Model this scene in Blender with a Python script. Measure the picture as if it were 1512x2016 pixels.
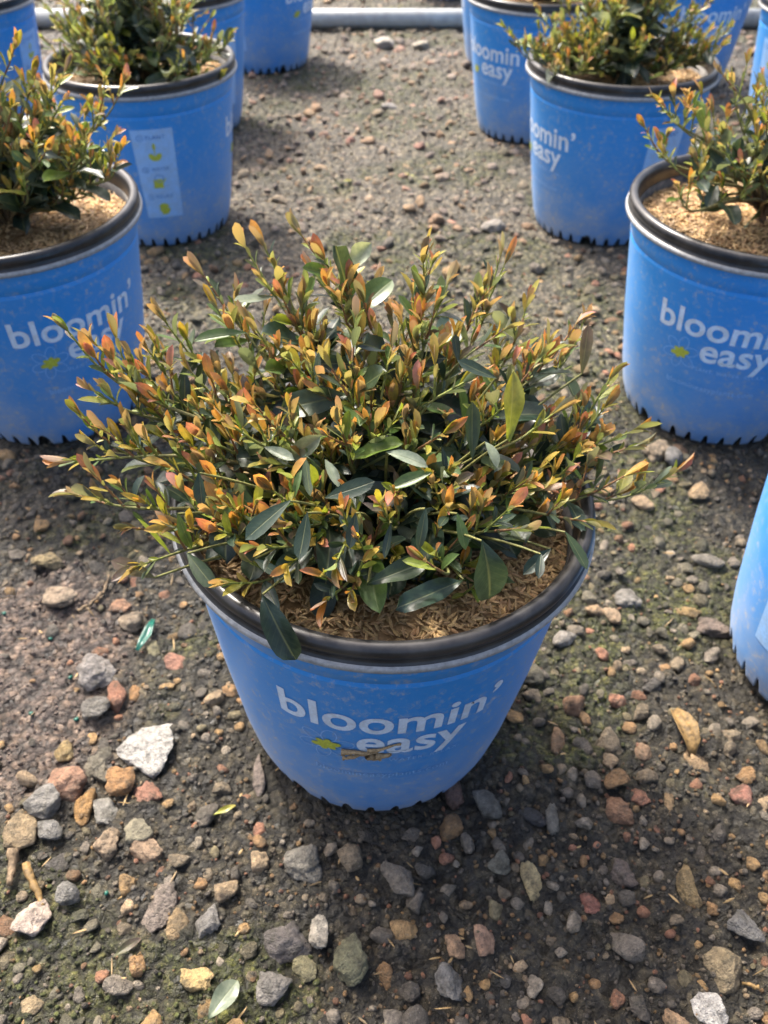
import bpy, bmesh, math
import numpy as np
from mathutils import Vector, Matrix

for o in list(bpy.data.objects): bpy.data.objects.remove(o)
scene = bpy.context.scene
COL = scene.collection
R = math.radians

# ------------------------------------------------------------------ camera
FPX, PITCH, CAMH = 1715.0, 0.7489, 0.6283          # focal length in photo pixels, pitch down, height (m)
cam = bpy.data.cameras.new('camera')
cam.sensor_fit = 'VERTICAL'; cam.sensor_height = 24.0; cam.lens = FPX / 2016 * 24.0
cam.clip_start = 0.02; cam.clip_end = 200
cam.dof.use_dof = True; cam.dof.focus_distance = 0.47; cam.dof.aperture_fstop = 8.0
camo = bpy.data.objects.new('camera', cam); COL.objects.link(camo)
camo.location = (0, 0, CAMH); camo.rotation_euler = (math.pi / 2 - PITCH, 0, 0)
scene.camera = camo
scene.render.resolution_x = 768; scene.render.resolution_y = 1024

# ------------------------------------------------------------------ sky, sun, exposure
SUN = Vector((-0.42, 0.62, 1.0)).normalized()
world = bpy.data.worlds.new('World'); scene.world = world; world.use_nodes = True
wn = world.node_tree.nodes; wl = world.node_tree.links
bgn = wn['Background']
sky = wn.new('ShaderNodeTexSky'); sky.sky_type = 'NISHITA'; sky.sun_disc = False
sky.sun_elevation = math.asin(SUN.z); sky.sun_rotation = math.atan2(SUN.x, SUN.y)
sky.air_density = 0.8; sky.dust_density = 8.0; sky.ozone_density = 1.0
wl.new(sky.outputs[0], bgn.inputs[0]); bgn.inputs[1].default_value = 0.15
sl = bpy.data.lights.new('sun', 'SUN'); sl.energy = 2.6; sl.angle = R(7); sl.color = (1.0, 0.95, 0.87)
so = bpy.data.objects.new('sun', sl); COL.objects.link(so); so.location = (0, 0, 4)
so.rotation_euler = SUN.to_track_quat('Z', 'Y').to_euler()
scene.view_settings.view_transform = 'Standard'; scene.view_settings.look = 'None'
scene.view_settings.exposure = 1.5; scene.view_settings.gamma = 1.0
scene.view_settings.use_curve_mapping = False

# ------------------------------------------------------------------ helpers
def unproject(u, v, y=None, z=None):
    """photo pixel -> world point on the plane y=const or z=const"""
    c, s = math.cos(PITCH), math.sin(PITCH)
    dx, dv = (u - 756) / FPX, -(v - 1008) / FPX
    d = np.array([dx, c + dv * s, -s + dv * c])
    k = y / d[1] if y is not None else (z - CAMH) / d[2]
    return d * k + np.array([0, 0, CAMH])

def project(P):
    c, s = math.cos(PITCH), math.sin(PITCH)
    x, y, z = P[..., 0], P[..., 1], P[..., 2] - CAMH
    d = y * c - z * s; w = y * s + z * c
    return 756 + FPX * x / d, 1008 - FPX * w / d, d

def mesh_np(name, V, faces, mat=None, col=None, uv=None, smooth=True):
    """V (n,3); faces: list of (m,k) int arrays"""
    me = bpy.data.meshes.new(name)
    V = np.asarray(V, np.float32)
    faces = [np.asarray(f, np.int32) for f in faces if len(f)]
    tot = np.concatenate([np.full(len(f), f.shape[1], np.int32) for f in faces])
    idx = np.concatenate([f.ravel() for f in faces])
    me.vertices.add(len(V)); me.vertices.foreach_set('co', V.ravel())
    me.loops.add(len(idx)); me.loops.foreach_set('vertex_index', idx)
    me.polygons.add(len(tot))
    st = np.zeros(len(tot), np.int32); st[1:] = np.cumsum(tot)[:-1]
    me.polygons.foreach_set('loop_start', st)
    me.polygons.foreach_set('use_smooth', np.full(len(tot), bool(smooth)))
    if col is not None:
        a = me.color_attributes.new('Col', 'FLOAT_COLOR', 'POINT')
        c4 = np.ones((len(V), 4), np.float32); c4[:, :3] = np.asarray(col)[:, :3]
        if np.asarray(col).shape[1] == 4: c4[:, 3] = np.asarray(col)[:, 3]
        a.data.foreach_set('color', c4.ravel())
    if uv is not None:
        a = me.attributes.new('leafuv', 'FLOAT2', 'POINT')
        a.data.foreach_set('vector', np.asarray(uv, np.float32).ravel())
    me.update(calc_edges=True); me.validate()
    if mat: me.materials.append(mat)
    return me

def link(name, me, parent=None, loc=None):
    o = bpy.data.objects.new(name, me); COL.objects.link(o)
    if parent: o.parent = parent
    if loc is not None: o.location = loc
    return o

def tag(o, label=None, cat=None, group=None, kind=None):
    if label: o['label'] = label
    if cat: o['category'] = cat
    if group: o['group'] = group
    if kind: o['kind'] = kind
    return o

def empty(name, loc, rz=0):
    o = bpy.data.objects.new(name, None); COL.objects.link(o)
    o.location = loc; o.rotation_euler = (0, 0, rz); o.empty_display_size = 0.02
    return o

def copy_tree(o, parent=None):
    c = o.copy(); COL.objects.link(c); c.parent = parent
    for k in ('label', 'category', 'group'):
        if parent is None and k in c: del c[k]
    for ch in list(o.children): copy_tree(ch, c)
    return c

# numpy value noise ------------------------------------------------------------
def hash2(ix, iy, seed):
    h = (ix.astype(np.int64) * 374761393 + iy.astype(np.int64) * 668265263 + seed * 974711) & 0xffffffff
    h = ((h ^ (h >> 13)) * 1274126177) & 0xffffffff
    return ((h ^ (h >> 16)) & 0xffff) / 65535.0
def vnoise(x, y, seed=0):
    ix, iy = np.floor(x), np.floor(y); fx, fy = x - ix, y - iy
    fx = fx * fx * (3 - 2 * fx); fy = fy * fy * (3 - 2 * fy)
    a, b = hash2(ix, iy, seed), hash2(ix + 1, iy, seed)
    c, d = hash2(ix, iy + 1, seed), hash2(ix + 1, iy + 1, seed)
    return (a * (1 - fx) + b * fx) * (1 - fy) + (c * (1 - fx) + d * fx) * fy
def fbm(x, y, seed=0, oct=4, gain=.5):
    s = 0; a = 1; t = 0
    for k in range(oct):
        s = s + a * vnoise(x * 2 ** k, y * 2 ** k, seed + k * 17); t += a; a *= gain
    return s / t
def worley(x, y, seed=0):
    ix, iy = np.floor(x), np.floor(y); best = np.full(np.shape(x), 9.0); rc = np.zeros(np.shape(x))
    for a in (-1, 0, 1):
        for b in (-1, 0, 1):
            cx, cy = ix + a, iy + b
            d = np.hypot(cx + hash2(cx, cy, seed) - x, cy + hash2(cx, cy, seed + 7) - y)
            m = d < best; best = np.where(m, d, best); rc = np.where(m, hash2(cx, cy, seed + 13), rc)
    return best, rc
def sstep(a, b, x):
    t = np.clip((x - a) / (b - a), 0, 1); return t * t * (3 - 2 * t)

# node helper ------------------------------------------------------------------
class NT:
    def __init__(self, name):
        self.m = bpy.data.materials.new(name); self.m.use_nodes = True
        self.t = self.m.node_tree; self.n = self.t.nodes; self.l = self.t.links
        self.b = self.n['Principled BSDF']; self.out = self.n['Material Output']
    def node(self, typ, ins=None, **kw):
        n = self.n.new(typ)
        for k, v in kw.items(): setattr(n, k, v)
        for k, v in (ins or {}).items(): self.put(n.inputs[k], v)
        return n
    def put(self, sock, v):
        if isinstance(v, bpy.types.NodeSocket): self.l.new(v, sock)
        else: sock.default_value = v
    def noise(self, vec, scale, detail=4, rough=.55):
        n = self.node('ShaderNodeTexNoise', {'Scale': scale, 'Detail': detail, 'Roughness': rough})
        self.l.new(vec, n.inputs['Vector']); return n.outputs['Fac']
    def ramp(self, fac, stops):
        n = self.node('ShaderNodeValToRGB', {'Fac': fac}); e = n.color_ramp.elements
        while len(e) < len(stops): e.new(0.5)
        for q, (p, c) in zip(e, stops):
            q.position = p; q.color = (*c, 1) if hasattr(c, '__len__') else (c, c, c, 1)
        return n.outputs['Color']
    def mix(self, fac, a, b, mode='MIX'):
        n = self.node('ShaderNodeMix', data_type='RGBA', blend_type=mode)
        n.clamp_factor = True
        for i, v in ((0, fac), (6, a), (7, b)):
            if isinstance(v, tuple) and len(v) == 3: v = (*v, 1)
            self.put(n.inputs[i], v)
        return n.outputs[2]
    def math(self, op, a, b=0.0, c=0.0):
        n = self.node('ShaderNodeMath', operation=op)
        self.put(n.inputs[0], a); self.put(n.inputs[1], b); self.put(n.inputs[2], c)
        return n.outputs[0]
    def bump(self, h, strength, dist):
        n = self.node('ShaderNodeBump', {'Strength': strength, 'Distance': dist, 'Height': h})
        self.l.new(n.outputs[0], self.b.inputs['Normal']); return n.outputs[0]
    def set(self, **kw):
        for k, v in kw.items():
            if isinstance(v, tuple) and len(v) == 3: v = (*v, 1)
            self.put(self.b.inputs[k.replace('_', ' ')], v)
        return self.m
    def objco(self): return self.node('ShaderNodeTexCoord').outputs['Object']
    def pos(self): return self.node('ShaderNodeNewGeometry').outputs['Position']
    def attr(self, name):
        return self.node('ShaderNodeAttribute', attribute_name=name)

# ------------------------------------------------------------------ materials
def stone_mat(name, use_attr):
    N = NT(name); co = N.pos()
    base = N.attr('Col').outputs['Color'] if use_attr else N.node('ShaderNodeObjectInfo').outputs['Color']
    n1 = N.noise(co, 170, 5, .65); n2 = N.noise(co, 900, 3, .6); n3 = N.noise(co, 60, 3, .5)
    c = N.mix(N.ramp(n1, [(.3, 0), (.75, 1)]), N.mix(1.0, base, (.52, .50, .48), 'MULTIPLY'), N.mix(1.0, base, (1.35, 1.3, 1.22), 'MULTIPLY'))
    c = N.mix(N.ramp(n2, [(.58, 0), (.68, .7)]), c, (.045, .043, .04))
    c = N.mix(N.ramp(n2, [(.27, .6), (.36, 0)]), c, (.5, .47, .42))
    n5 = N.noise(co, 95, 6, .75)
    c = N.mix(N.ramp(n5, [(.47, 0), (.66, .75)]), c, N.mix(n1, (.035, .032, .025), (.10, .092, .062)))
    N.bump(N.math('ADD', N.math('MULTIPLY', n1, 2.2), N.math('ADD', n2, N.math('MULTIPLY', n5, 2.0))), 1.0, .0032)
    return N.set(Base_Color=c, Roughness=N.ramp(n3, [(.3, .62), (.7, .36)]), Specular_IOR_Level=.45)
M_STONE = stone_mat('stone', False)
M_GRAVEL = stone_mat('gravel', True)

def ground_mat():
    N = NT('silty_ground'); co = N.pos()
    a = N.attr('Col'); sep = N.node('ShaderNodeSeparateColor', {'Color': a.outputs['Color']})
    dry, mud, moss = sep.outputs[0], sep.outputs[1], sep.outputs[2]
    n1 = N.noise(co, 55, 6, .65); n2 = N.noise(co, 320, 5, .6); n3 = N.noise(co, 14, 4, .55); n4 = N.noise(co, 1100, 2)
    wet_shade_c = N.ramp(n1, [(.3, (.012, .0115, .008)), (.55, (.031, .029, .020)), (.75, (.070, .063, .043))])
    dry_sunlit_c = N.ramp(n1, [(.28, (.065, .060, .047)), (.5, (.145, .132, .103)), (.75, (.24, .215, .172))])
    mudc = N.ramp(n1, [(.28, (.06, .047, .041)), (.5, (.125, .097, .083)), (.75, (.22, .18, .158))])
    mossc = N.ramp(n2, [(.3, (.018, .023, .007)), (.5, (.050, .060, .015)), (.72, (.12, .13, .035))])
    c = N.mix(dry, wet_shade_c, dry_sunlit_c); c = N.mix(mud, c, mudc)  # wet and dry tones also hold shaded front and sunlit back in the colour
    mf = N.math('MULTIPLY', moss, N.ramp(n3, [(.35, .15), (.62, 1)]))
    c = N.mix(mf, c, mossc)
    c = N.mix(N.ramp(n2, [(.35, .45), (.6, 0)]), c, (.02, .019, .017))
    c = N.mix(N.ramp(n4, [(.6, 0), (.75, .5)]), c, (.38, .34, .28))
    vo = N.node('ShaderNodeTexVoronoi', {'Scale': 150.0, 'Randomness': 1.0}); vw = N.node('ShaderNodeVectorMath', operation='ADD')
    nz = N.node('ShaderNodeTexNoise', {'Scale': 120.0, 'Detail': 3.0}); N.l.new(co, nz.inputs['Vector'])
    sc = N.node('ShaderNodeVectorMath', operation='SCALE'); sc.inputs['Scale'].default_value = .006
    N.l.new(nz.outputs['Color'], sc.inputs[0]); N.l.new(co, vw.inputs[0]); N.l.new(sc.outputs[0], vw.inputs[1]); N.l.new(vw.outputs[0], vo.inputs['Vector'])
    vr = N.node('ShaderNodeSeparateColor', {'Color': vo.outputs['Color']})
    tint = N.ramp(vr.outputs[0], [(0, (.45, .43, .40)), (.35, (.8, .78, .74)), (.6, (1.15, 1.1, 1.0)), (.8, (1.7, 1.5, 1.2)), (1, (2.3, 2.1, 1.8))])
    c = N.mix(.8, c, N.mix(1.0, c, tint, 'MULTIPLY'))
    dist = N.math('MULTIPLY', vo.outputs['Distance'], 1.0)
    c = N.mix(N.ramp(dist, [(.45, 0), (.75, .75)]), c, (.016, .015, .013))
    h = N.math('ADD', N.math('ADD', n2, N.math('MULTIPLY', n4, .5)), N.math('MULTIPLY', dist, -1.5))
    N.bump(h, 1.0, .0040)
    rough = N.math('MULTIPLY_ADD', dry, .35, N.ramp(n2, [(.3, .20), (.7, .52)]))
    return N.set(Base_Color=c, Roughness=rough, Specular_IOR_Level=.5)
M_GROUND = ground_mat()

def leaf_mat():
    N = NT('leaf'); co = N.pos()
    base = N.attr('Col').outputs['Color']
    uv = N.attr('leafuv').outputs['Vector']
    sx = N.node('ShaderNodeSeparateXYZ', {'Vector': uv})
    s, t = sx.outputs[0], sx.outputs[1]
    ab = N.math('ABSOLUTE', s)
    rib = N.math('SUBTRACT', 1.0, N.math('MINIMUM', N.math('MULTIPLY', ab, 9.0), 1.0))
    vein = N.math('SINE', N.math('MULTIPLY', N.math('SUBTRACT', t, N.math('MULTIPLY', ab, .22)), 58.0))
    vein = N.ramp(vein, [(.86, 0), (1.0, 1)])
    n1 = N.noise(co, 260, 3); n2 = N.noise(co, 50, 2)
    c = N.mix(N.ramp(n1, [(.35, 0), (.7, 1)]), N.mix(1.0, base, (.74, .78, .74), 'MULTIPLY'), N.mix(1.0, base, (1.18, 1.14, 1.1), 'MULTIPLY'))
    light = N.mix(.5, base, (.42, .45, .2))
    c = N.mix(N.math('MULTIPLY', rib, .5), c, light)
    c = N.mix(N.math('MULTIPLY', vein, .06), c, light)
    geo = N.node('ShaderNodeNewGeometry')
    back = N.mix(.5, base, (.22, .27, .19))
    c = N.mix(geo.outputs['Backfacing'], c, back)
    h = N.math('ADD', N.math('MULTIPLY', rib, -1.0), N.math('MULTIPLY', vein, -.12))
    nb = N.bump(N.math('ADD', h, N.math('MULTIPLY', n1, .5)), .35, .0006)
    N.set(Base_Color=c, Roughness=N.ramp(n2, [(.3, .28), (.7, .45)]), Specular_IOR_Level=.6)
    tr = N.node('ShaderNodeBsdfTranslucent', {'Color': N.mix(1.0, c, (1.5, 1.35, .7), 'MULTIPLY')})
    mx = N.node('ShaderNodeMixShader', {0: .36})
    N.l.new(N.b.outputs[0], mx.inputs[1]); N.l.new(tr.outputs[0], mx.inputs[2])
    N.l.new(mx.outputs[0], N.out.inputs['Surface'])
    return N.m
M_LEAF = leaf_mat()

def bark_mat():
    N = NT('bark'); co = N.pos()
    base = N.attr('Col').outputs['Color']; n1 = N.noise(co, 400, 4)
    c = N.mix(N.ramp(n1, [(.35, 0), (.7, 1)]), N.mix(1.0, base, (.55, .55, .55), 'MULTIPLY'), N.mix(1.0, base, (1.3, 1.3, 1.25), 'MULTIPLY'))
    N.bump(n1, .6, .0006)
    return N.set(Base_Color=c, Roughness=.65)
M_BARK = bark_mat()

def blue_mat():
    N = NT('blue_plastic'); co = N.objco(); z = N.node('ShaderNodeSeparateXYZ', {'Vector': co}).outputs[2]
    wp = N.pos()
    n1 = N.noise(wp, 22, 5, .6); n2 = N.noise(wp, 160, 4, .7); n3 = N.noise(wp, 700, 3, .6)
    blue = N.mix(n1, (.008, .225, .62), (.012, .26, .69))
    # dried splash dust: heavier towards the foot of the pot, blotchy
    low = N.ramp(N.math('MULTIPLY', z, 4.0), [(.06, .50), (.36, .20), (.62, .06), (1, .02)])
    low = N.math('MULTIPLY', low, N.ramp(n1, [(.3, .35), (.7, 1.5)]))
    sp = N.math('MULTIPLY', N.ramp(n2, [(.52, 0), (.66, .8)]), N.ramp(n3, [(.35, .2), (.6, 1)]))
    d = N.math('ADD', low, N.math('MULTIPLY', sp, N.ramp(n1, [(.4, .3), (.62, .9)])))
    c = N.mix(d, blue, (.42, .42, .42))
    N.bump(n3, .08, .0004)
    return N.set(Base_Color=c, Roughness=N.math('MULTIPLY_ADD', d, .35, .42), Specular_IOR_Level=.5, Sheen_Weight=.10, Sheen_Roughness=.3)
M_BLUE = blue_mat()

def plain(name, col, rough=.5, nscale=300, var=.25, bump=.1, spec=.5, dust=0.0):
    N = NT(name); co = N.pos(); n1 = N.noise(co, nscale, 4, .6); n2 = N.noise(co, nscale * .2, 4)
    lo = tuple(x * (1 - var) for x in col); hi = tuple(min(1, x * (1 + var)) for x in col)
    c = N.mix(N.ramp(n1, [(.3, 0), (.7, 1)]), lo, hi)
    if dust: c = N.mix(N.math('MULTIPLY', N.ramp(n2, [(.42, 0), (.7, 1)]), dust), c, (.34, .31, .27))
    N.bump(n1, bump, .0008)
    return N.set(Base_Color=c, Roughness=rough, Specular_IOR_Level=spec)
M_BLACK = plain('black_plastic', (.016, .016, .017), .30, 240, .3, .04, .5, .08)
M_INNER = plain('inner_black_plastic', (.02, .018, .017), .5, 240, .3, .1, .4, .4)
M_FLANGE = plain('grey_flange', (.26, .27, .275), .35, 240, .3, .06, .5, .35)
M_WHITE = plain('white_print', (.62, .74, .88), .45, 500, .10, .03, .5, .35)
M_FAINT = plain('faint_print', (.24, .46, .78), .45, 900, .25, .03)
M_PALE = plain('pale_panel', (.28, .50, .82), .45, 400, .10, .03, .5, .25)
M_LIME = plain('lime_print', (.42, .46, .05), .5, 700, .30, .03)
M_INK = plain('dark_blue_print', (.05, .19, .50), .5, 500, .2, .03)
M_PIPE = plain('grey_pvc', (.34, .36, .36), .35, 60, .18, .05, .5, .5)
def hull_mat():
    N = NT('rice_hull'); base = N.attr('Col').outputs['Color']; n1 = N.noise(N.pos(), 900, 3)
    c = N.mix(N.ramp(n1, [(.3, 0), (.7, 1)]), N.mix(1.0, base, (.7, .66, .6), 'MULTIPLY'), N.mix(1.0, base, (1.15, 1.12, 1.1), 'MULTIPLY'))
    return N.set(Base_Color=c, Roughness=.6)
M_HULL = hull_mat()
M_TWIG = plain('dry_wood', (.15, .105, .06), .8, 350, .6, 1.0)
M_DRY = plain('dry_leaf', (.17, .105, .035), .7, 220, .7, 1.0)
M_GREENFOIL = plain('green_plastic_film', (.008, .085, .06), .35, 200, .3, .1)

# ------------------------------------------------------------------ pot positions
POTC = {  # centre x, y on the ground, angle of the printed logo from the viewing side (degrees, + to the right)
    'main': (-.008, 0.4345, 4), 'L1': (-.400, .891, 20), 'R1': (.400, .891, 2), 'L2': (-.360, 1.395, 95),
    'R2': (.352, 1.395, -56), 'R0': (.410, .478, 72), 'L3': (-.395, 1.85, 137), 'R3': (.292, 1.83, -42),
    'L4': (-.285, 2.265, 62), 'R4': (.300, 2.26, -90), 'LB': (-.78, 1.80, 150), 'RB': (.815, 1.75, -140),
    'RC': (.66, 2.13, 30), 'F1': (.17, 2.95, 10)}

# ------------------------------------------------------------------ ground sheet
rng = np.random.default_rng(7)
def axis(lo, hi, segs, far=45):
    a = [np.arange(s, e, st) for s, e, st in segs]
    core = np.concatenate(a + [[segs[-1][1]]])
    out = np.geomspace(.05, far, 22)
    return np.concatenate([core[0] - out[::-1], core, core[-1] + out])
XS = axis(0, 0, [(-1.35, -.5, .0075), (-.5, .5, .0031), (.5, 1.35, .0075)])
YS = axis(0, 0, [(.08, .85, .0031), (.85, 1.4, .005), (1.4, 3.2, .0085)])

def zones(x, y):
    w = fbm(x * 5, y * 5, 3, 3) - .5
    dry = sstep(.72, 1.05, y + w * .35) * sstep(1.1, .5, np.abs(x) + w * .3)  # dry silt towards the back, with its sunlit paleness painted in
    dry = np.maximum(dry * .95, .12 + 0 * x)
    mx, my = (x + .36) / .13, (y - .475) / .13
    mud = sstep(1.25, .7, np.sqrt(mx * mx + my * my) + w * 1.3)
    moss = sstep(.45, .62, fbm(x * 7, y * 7, 11, 3) + .34 * np.exp(-(((x + .17) / .16) ** 2 + ((y - .22) / .10) ** 2)) - .03)
    return dry, mud, moss * (1 - .8 * mud)
def height(x, y):
    h = (fbm(x * 9, y * 9, 21, 3) - .5) * .012 + (fbm(x * 45, y * 45, 22, 3) - .5) * .008
    h = h + (fbm(x * 130, y * 130, 23, 2) - .5) * .005
    f1, rc = worley(x * 75, y * 75, 31)
    h = h + (.0062 * np.sqrt(np.clip(1 - (f1 * 1.45) ** 2, 0, 1)) - .002) * sstep(.15, .75, rc)
    far = sstep(4, 2.5, np.maximum(np.abs(x), np.abs(y - 1)))
    h = h * far
    dmin = np.full(np.shape(x), 9.0)
    for k, (px, py, a) in POTC.items(): dmin = np.minimum(dmin, np.hypot(x - px, y - py))
    return np.where(dmin < .14, np.minimum(h, h * sstep(.106, .14, dmin) - .004 * (1 - sstep(.106, .14, dmin))), h)
X, Y = np.meshgrid(XS, YS)
Z = height(X, Y)
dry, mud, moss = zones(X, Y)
nx, ny = len(XS), len(YS)
ii = (np.arange(ny - 1)[:, None] * nx + np.arange(nx - 1)[None]).ravel()
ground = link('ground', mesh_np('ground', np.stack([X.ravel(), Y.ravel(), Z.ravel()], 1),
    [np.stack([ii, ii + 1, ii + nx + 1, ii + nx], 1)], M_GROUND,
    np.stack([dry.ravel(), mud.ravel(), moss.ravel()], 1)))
tag(ground, kind='structure')

# ------------------------------------------------------------------ stones
def ico(sub):
    bm = bmesh.new(); bmesh.ops.create_icosphere(bm, subdivisions=sub, radius=1)
    V = np.array([v.co[:] for v in bm.verts]); F = np.array([[v.index for v in f.verts] for f in bm.faces]); bm.free()
    return V / np.linalg.norm(V, axis=1, keepdims=True), F
ICO = {k: ico(k) for k in (1, 2, 3, 4)}
def stone_shape(r, sub, p=26, planes=13, rough=.10):
    D, F = ICO[sub]
    n = r.normal(size=(planes, 3)); n /= np.linalg.norm(n, axis=1, keepdims=True)
    d = r.uniform(.62, 1.0, planes)
    q = np.clip(D @ n.T / d, 0, None)
    rad = np.minimum((q ** p).sum(1) ** (-1 / p), 1.35)
    ph = r.uniform(0, 50, 3)
    rad = rad * (1 + rough * (vnoise(D[:, 0] * 3 + ph[0], D[:, 1] * 3 + D[:, 2] * 2 + ph[1], 5) - .5) * 2)
    rad = rad * (1 + rough * .7 * (vnoise(D[:, 0] * 8 + ph[1], D[:, 1] * 8 + D[:, 2] * 5 + ph[2], 6) - .5) * 2)
    V = D * rad[:, None]
    V = V / np.abs(V).max(0)
    return V, F
STONE_COLS = np.array([(.23, .22, .205), (.17, .165, .155), (.30, .285, .255), (.12, .118, .112), (.26, .23, .18),
                       (.36, .24, .13), (.40, .285, .15), (.33, .185, .125), (.40, .22, .16), (.24, .225, .15), (.44, .36, .26), (.09, .092, .095)])
STONE_COLS = STONE_COLS * np.array([1.13, 1.04, .92])
STONE_W = np.array([.14, .11, .13, .10, .10, .09, .09, .06, .05, .05, .06, .02])
def stone_col(r, y):
    c = STONE_COLS[r.choice(len(STONE_COLS), p=STONE_W)] * r.uniform(.8, 1.2)
    if y > 1.3: c = c * .7 + .3 * np.array([.46, .33, .27])
    return c * (1.12 if y > 1 else 1.0)
variants = [stone_shape(rng, 3) for _ in range(18)]
var_me = [mesh_np('stone', V * .5, [F], M_STONE) for V, F in variants]
low = [stone_shape(rng, 2) for _ in range(16)]
def rotm(r, tilt=.35):
    a, b, c = r.uniform(0, 2 * np.pi), r.normal() * tilt, r.normal() * tilt
    return np.array((Matrix.Rotation(a, 3, 'Z') @ Matrix.Rotation(b, 3, 'X') @ Matrix.Rotation(c, 3, 'Y')))

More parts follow.
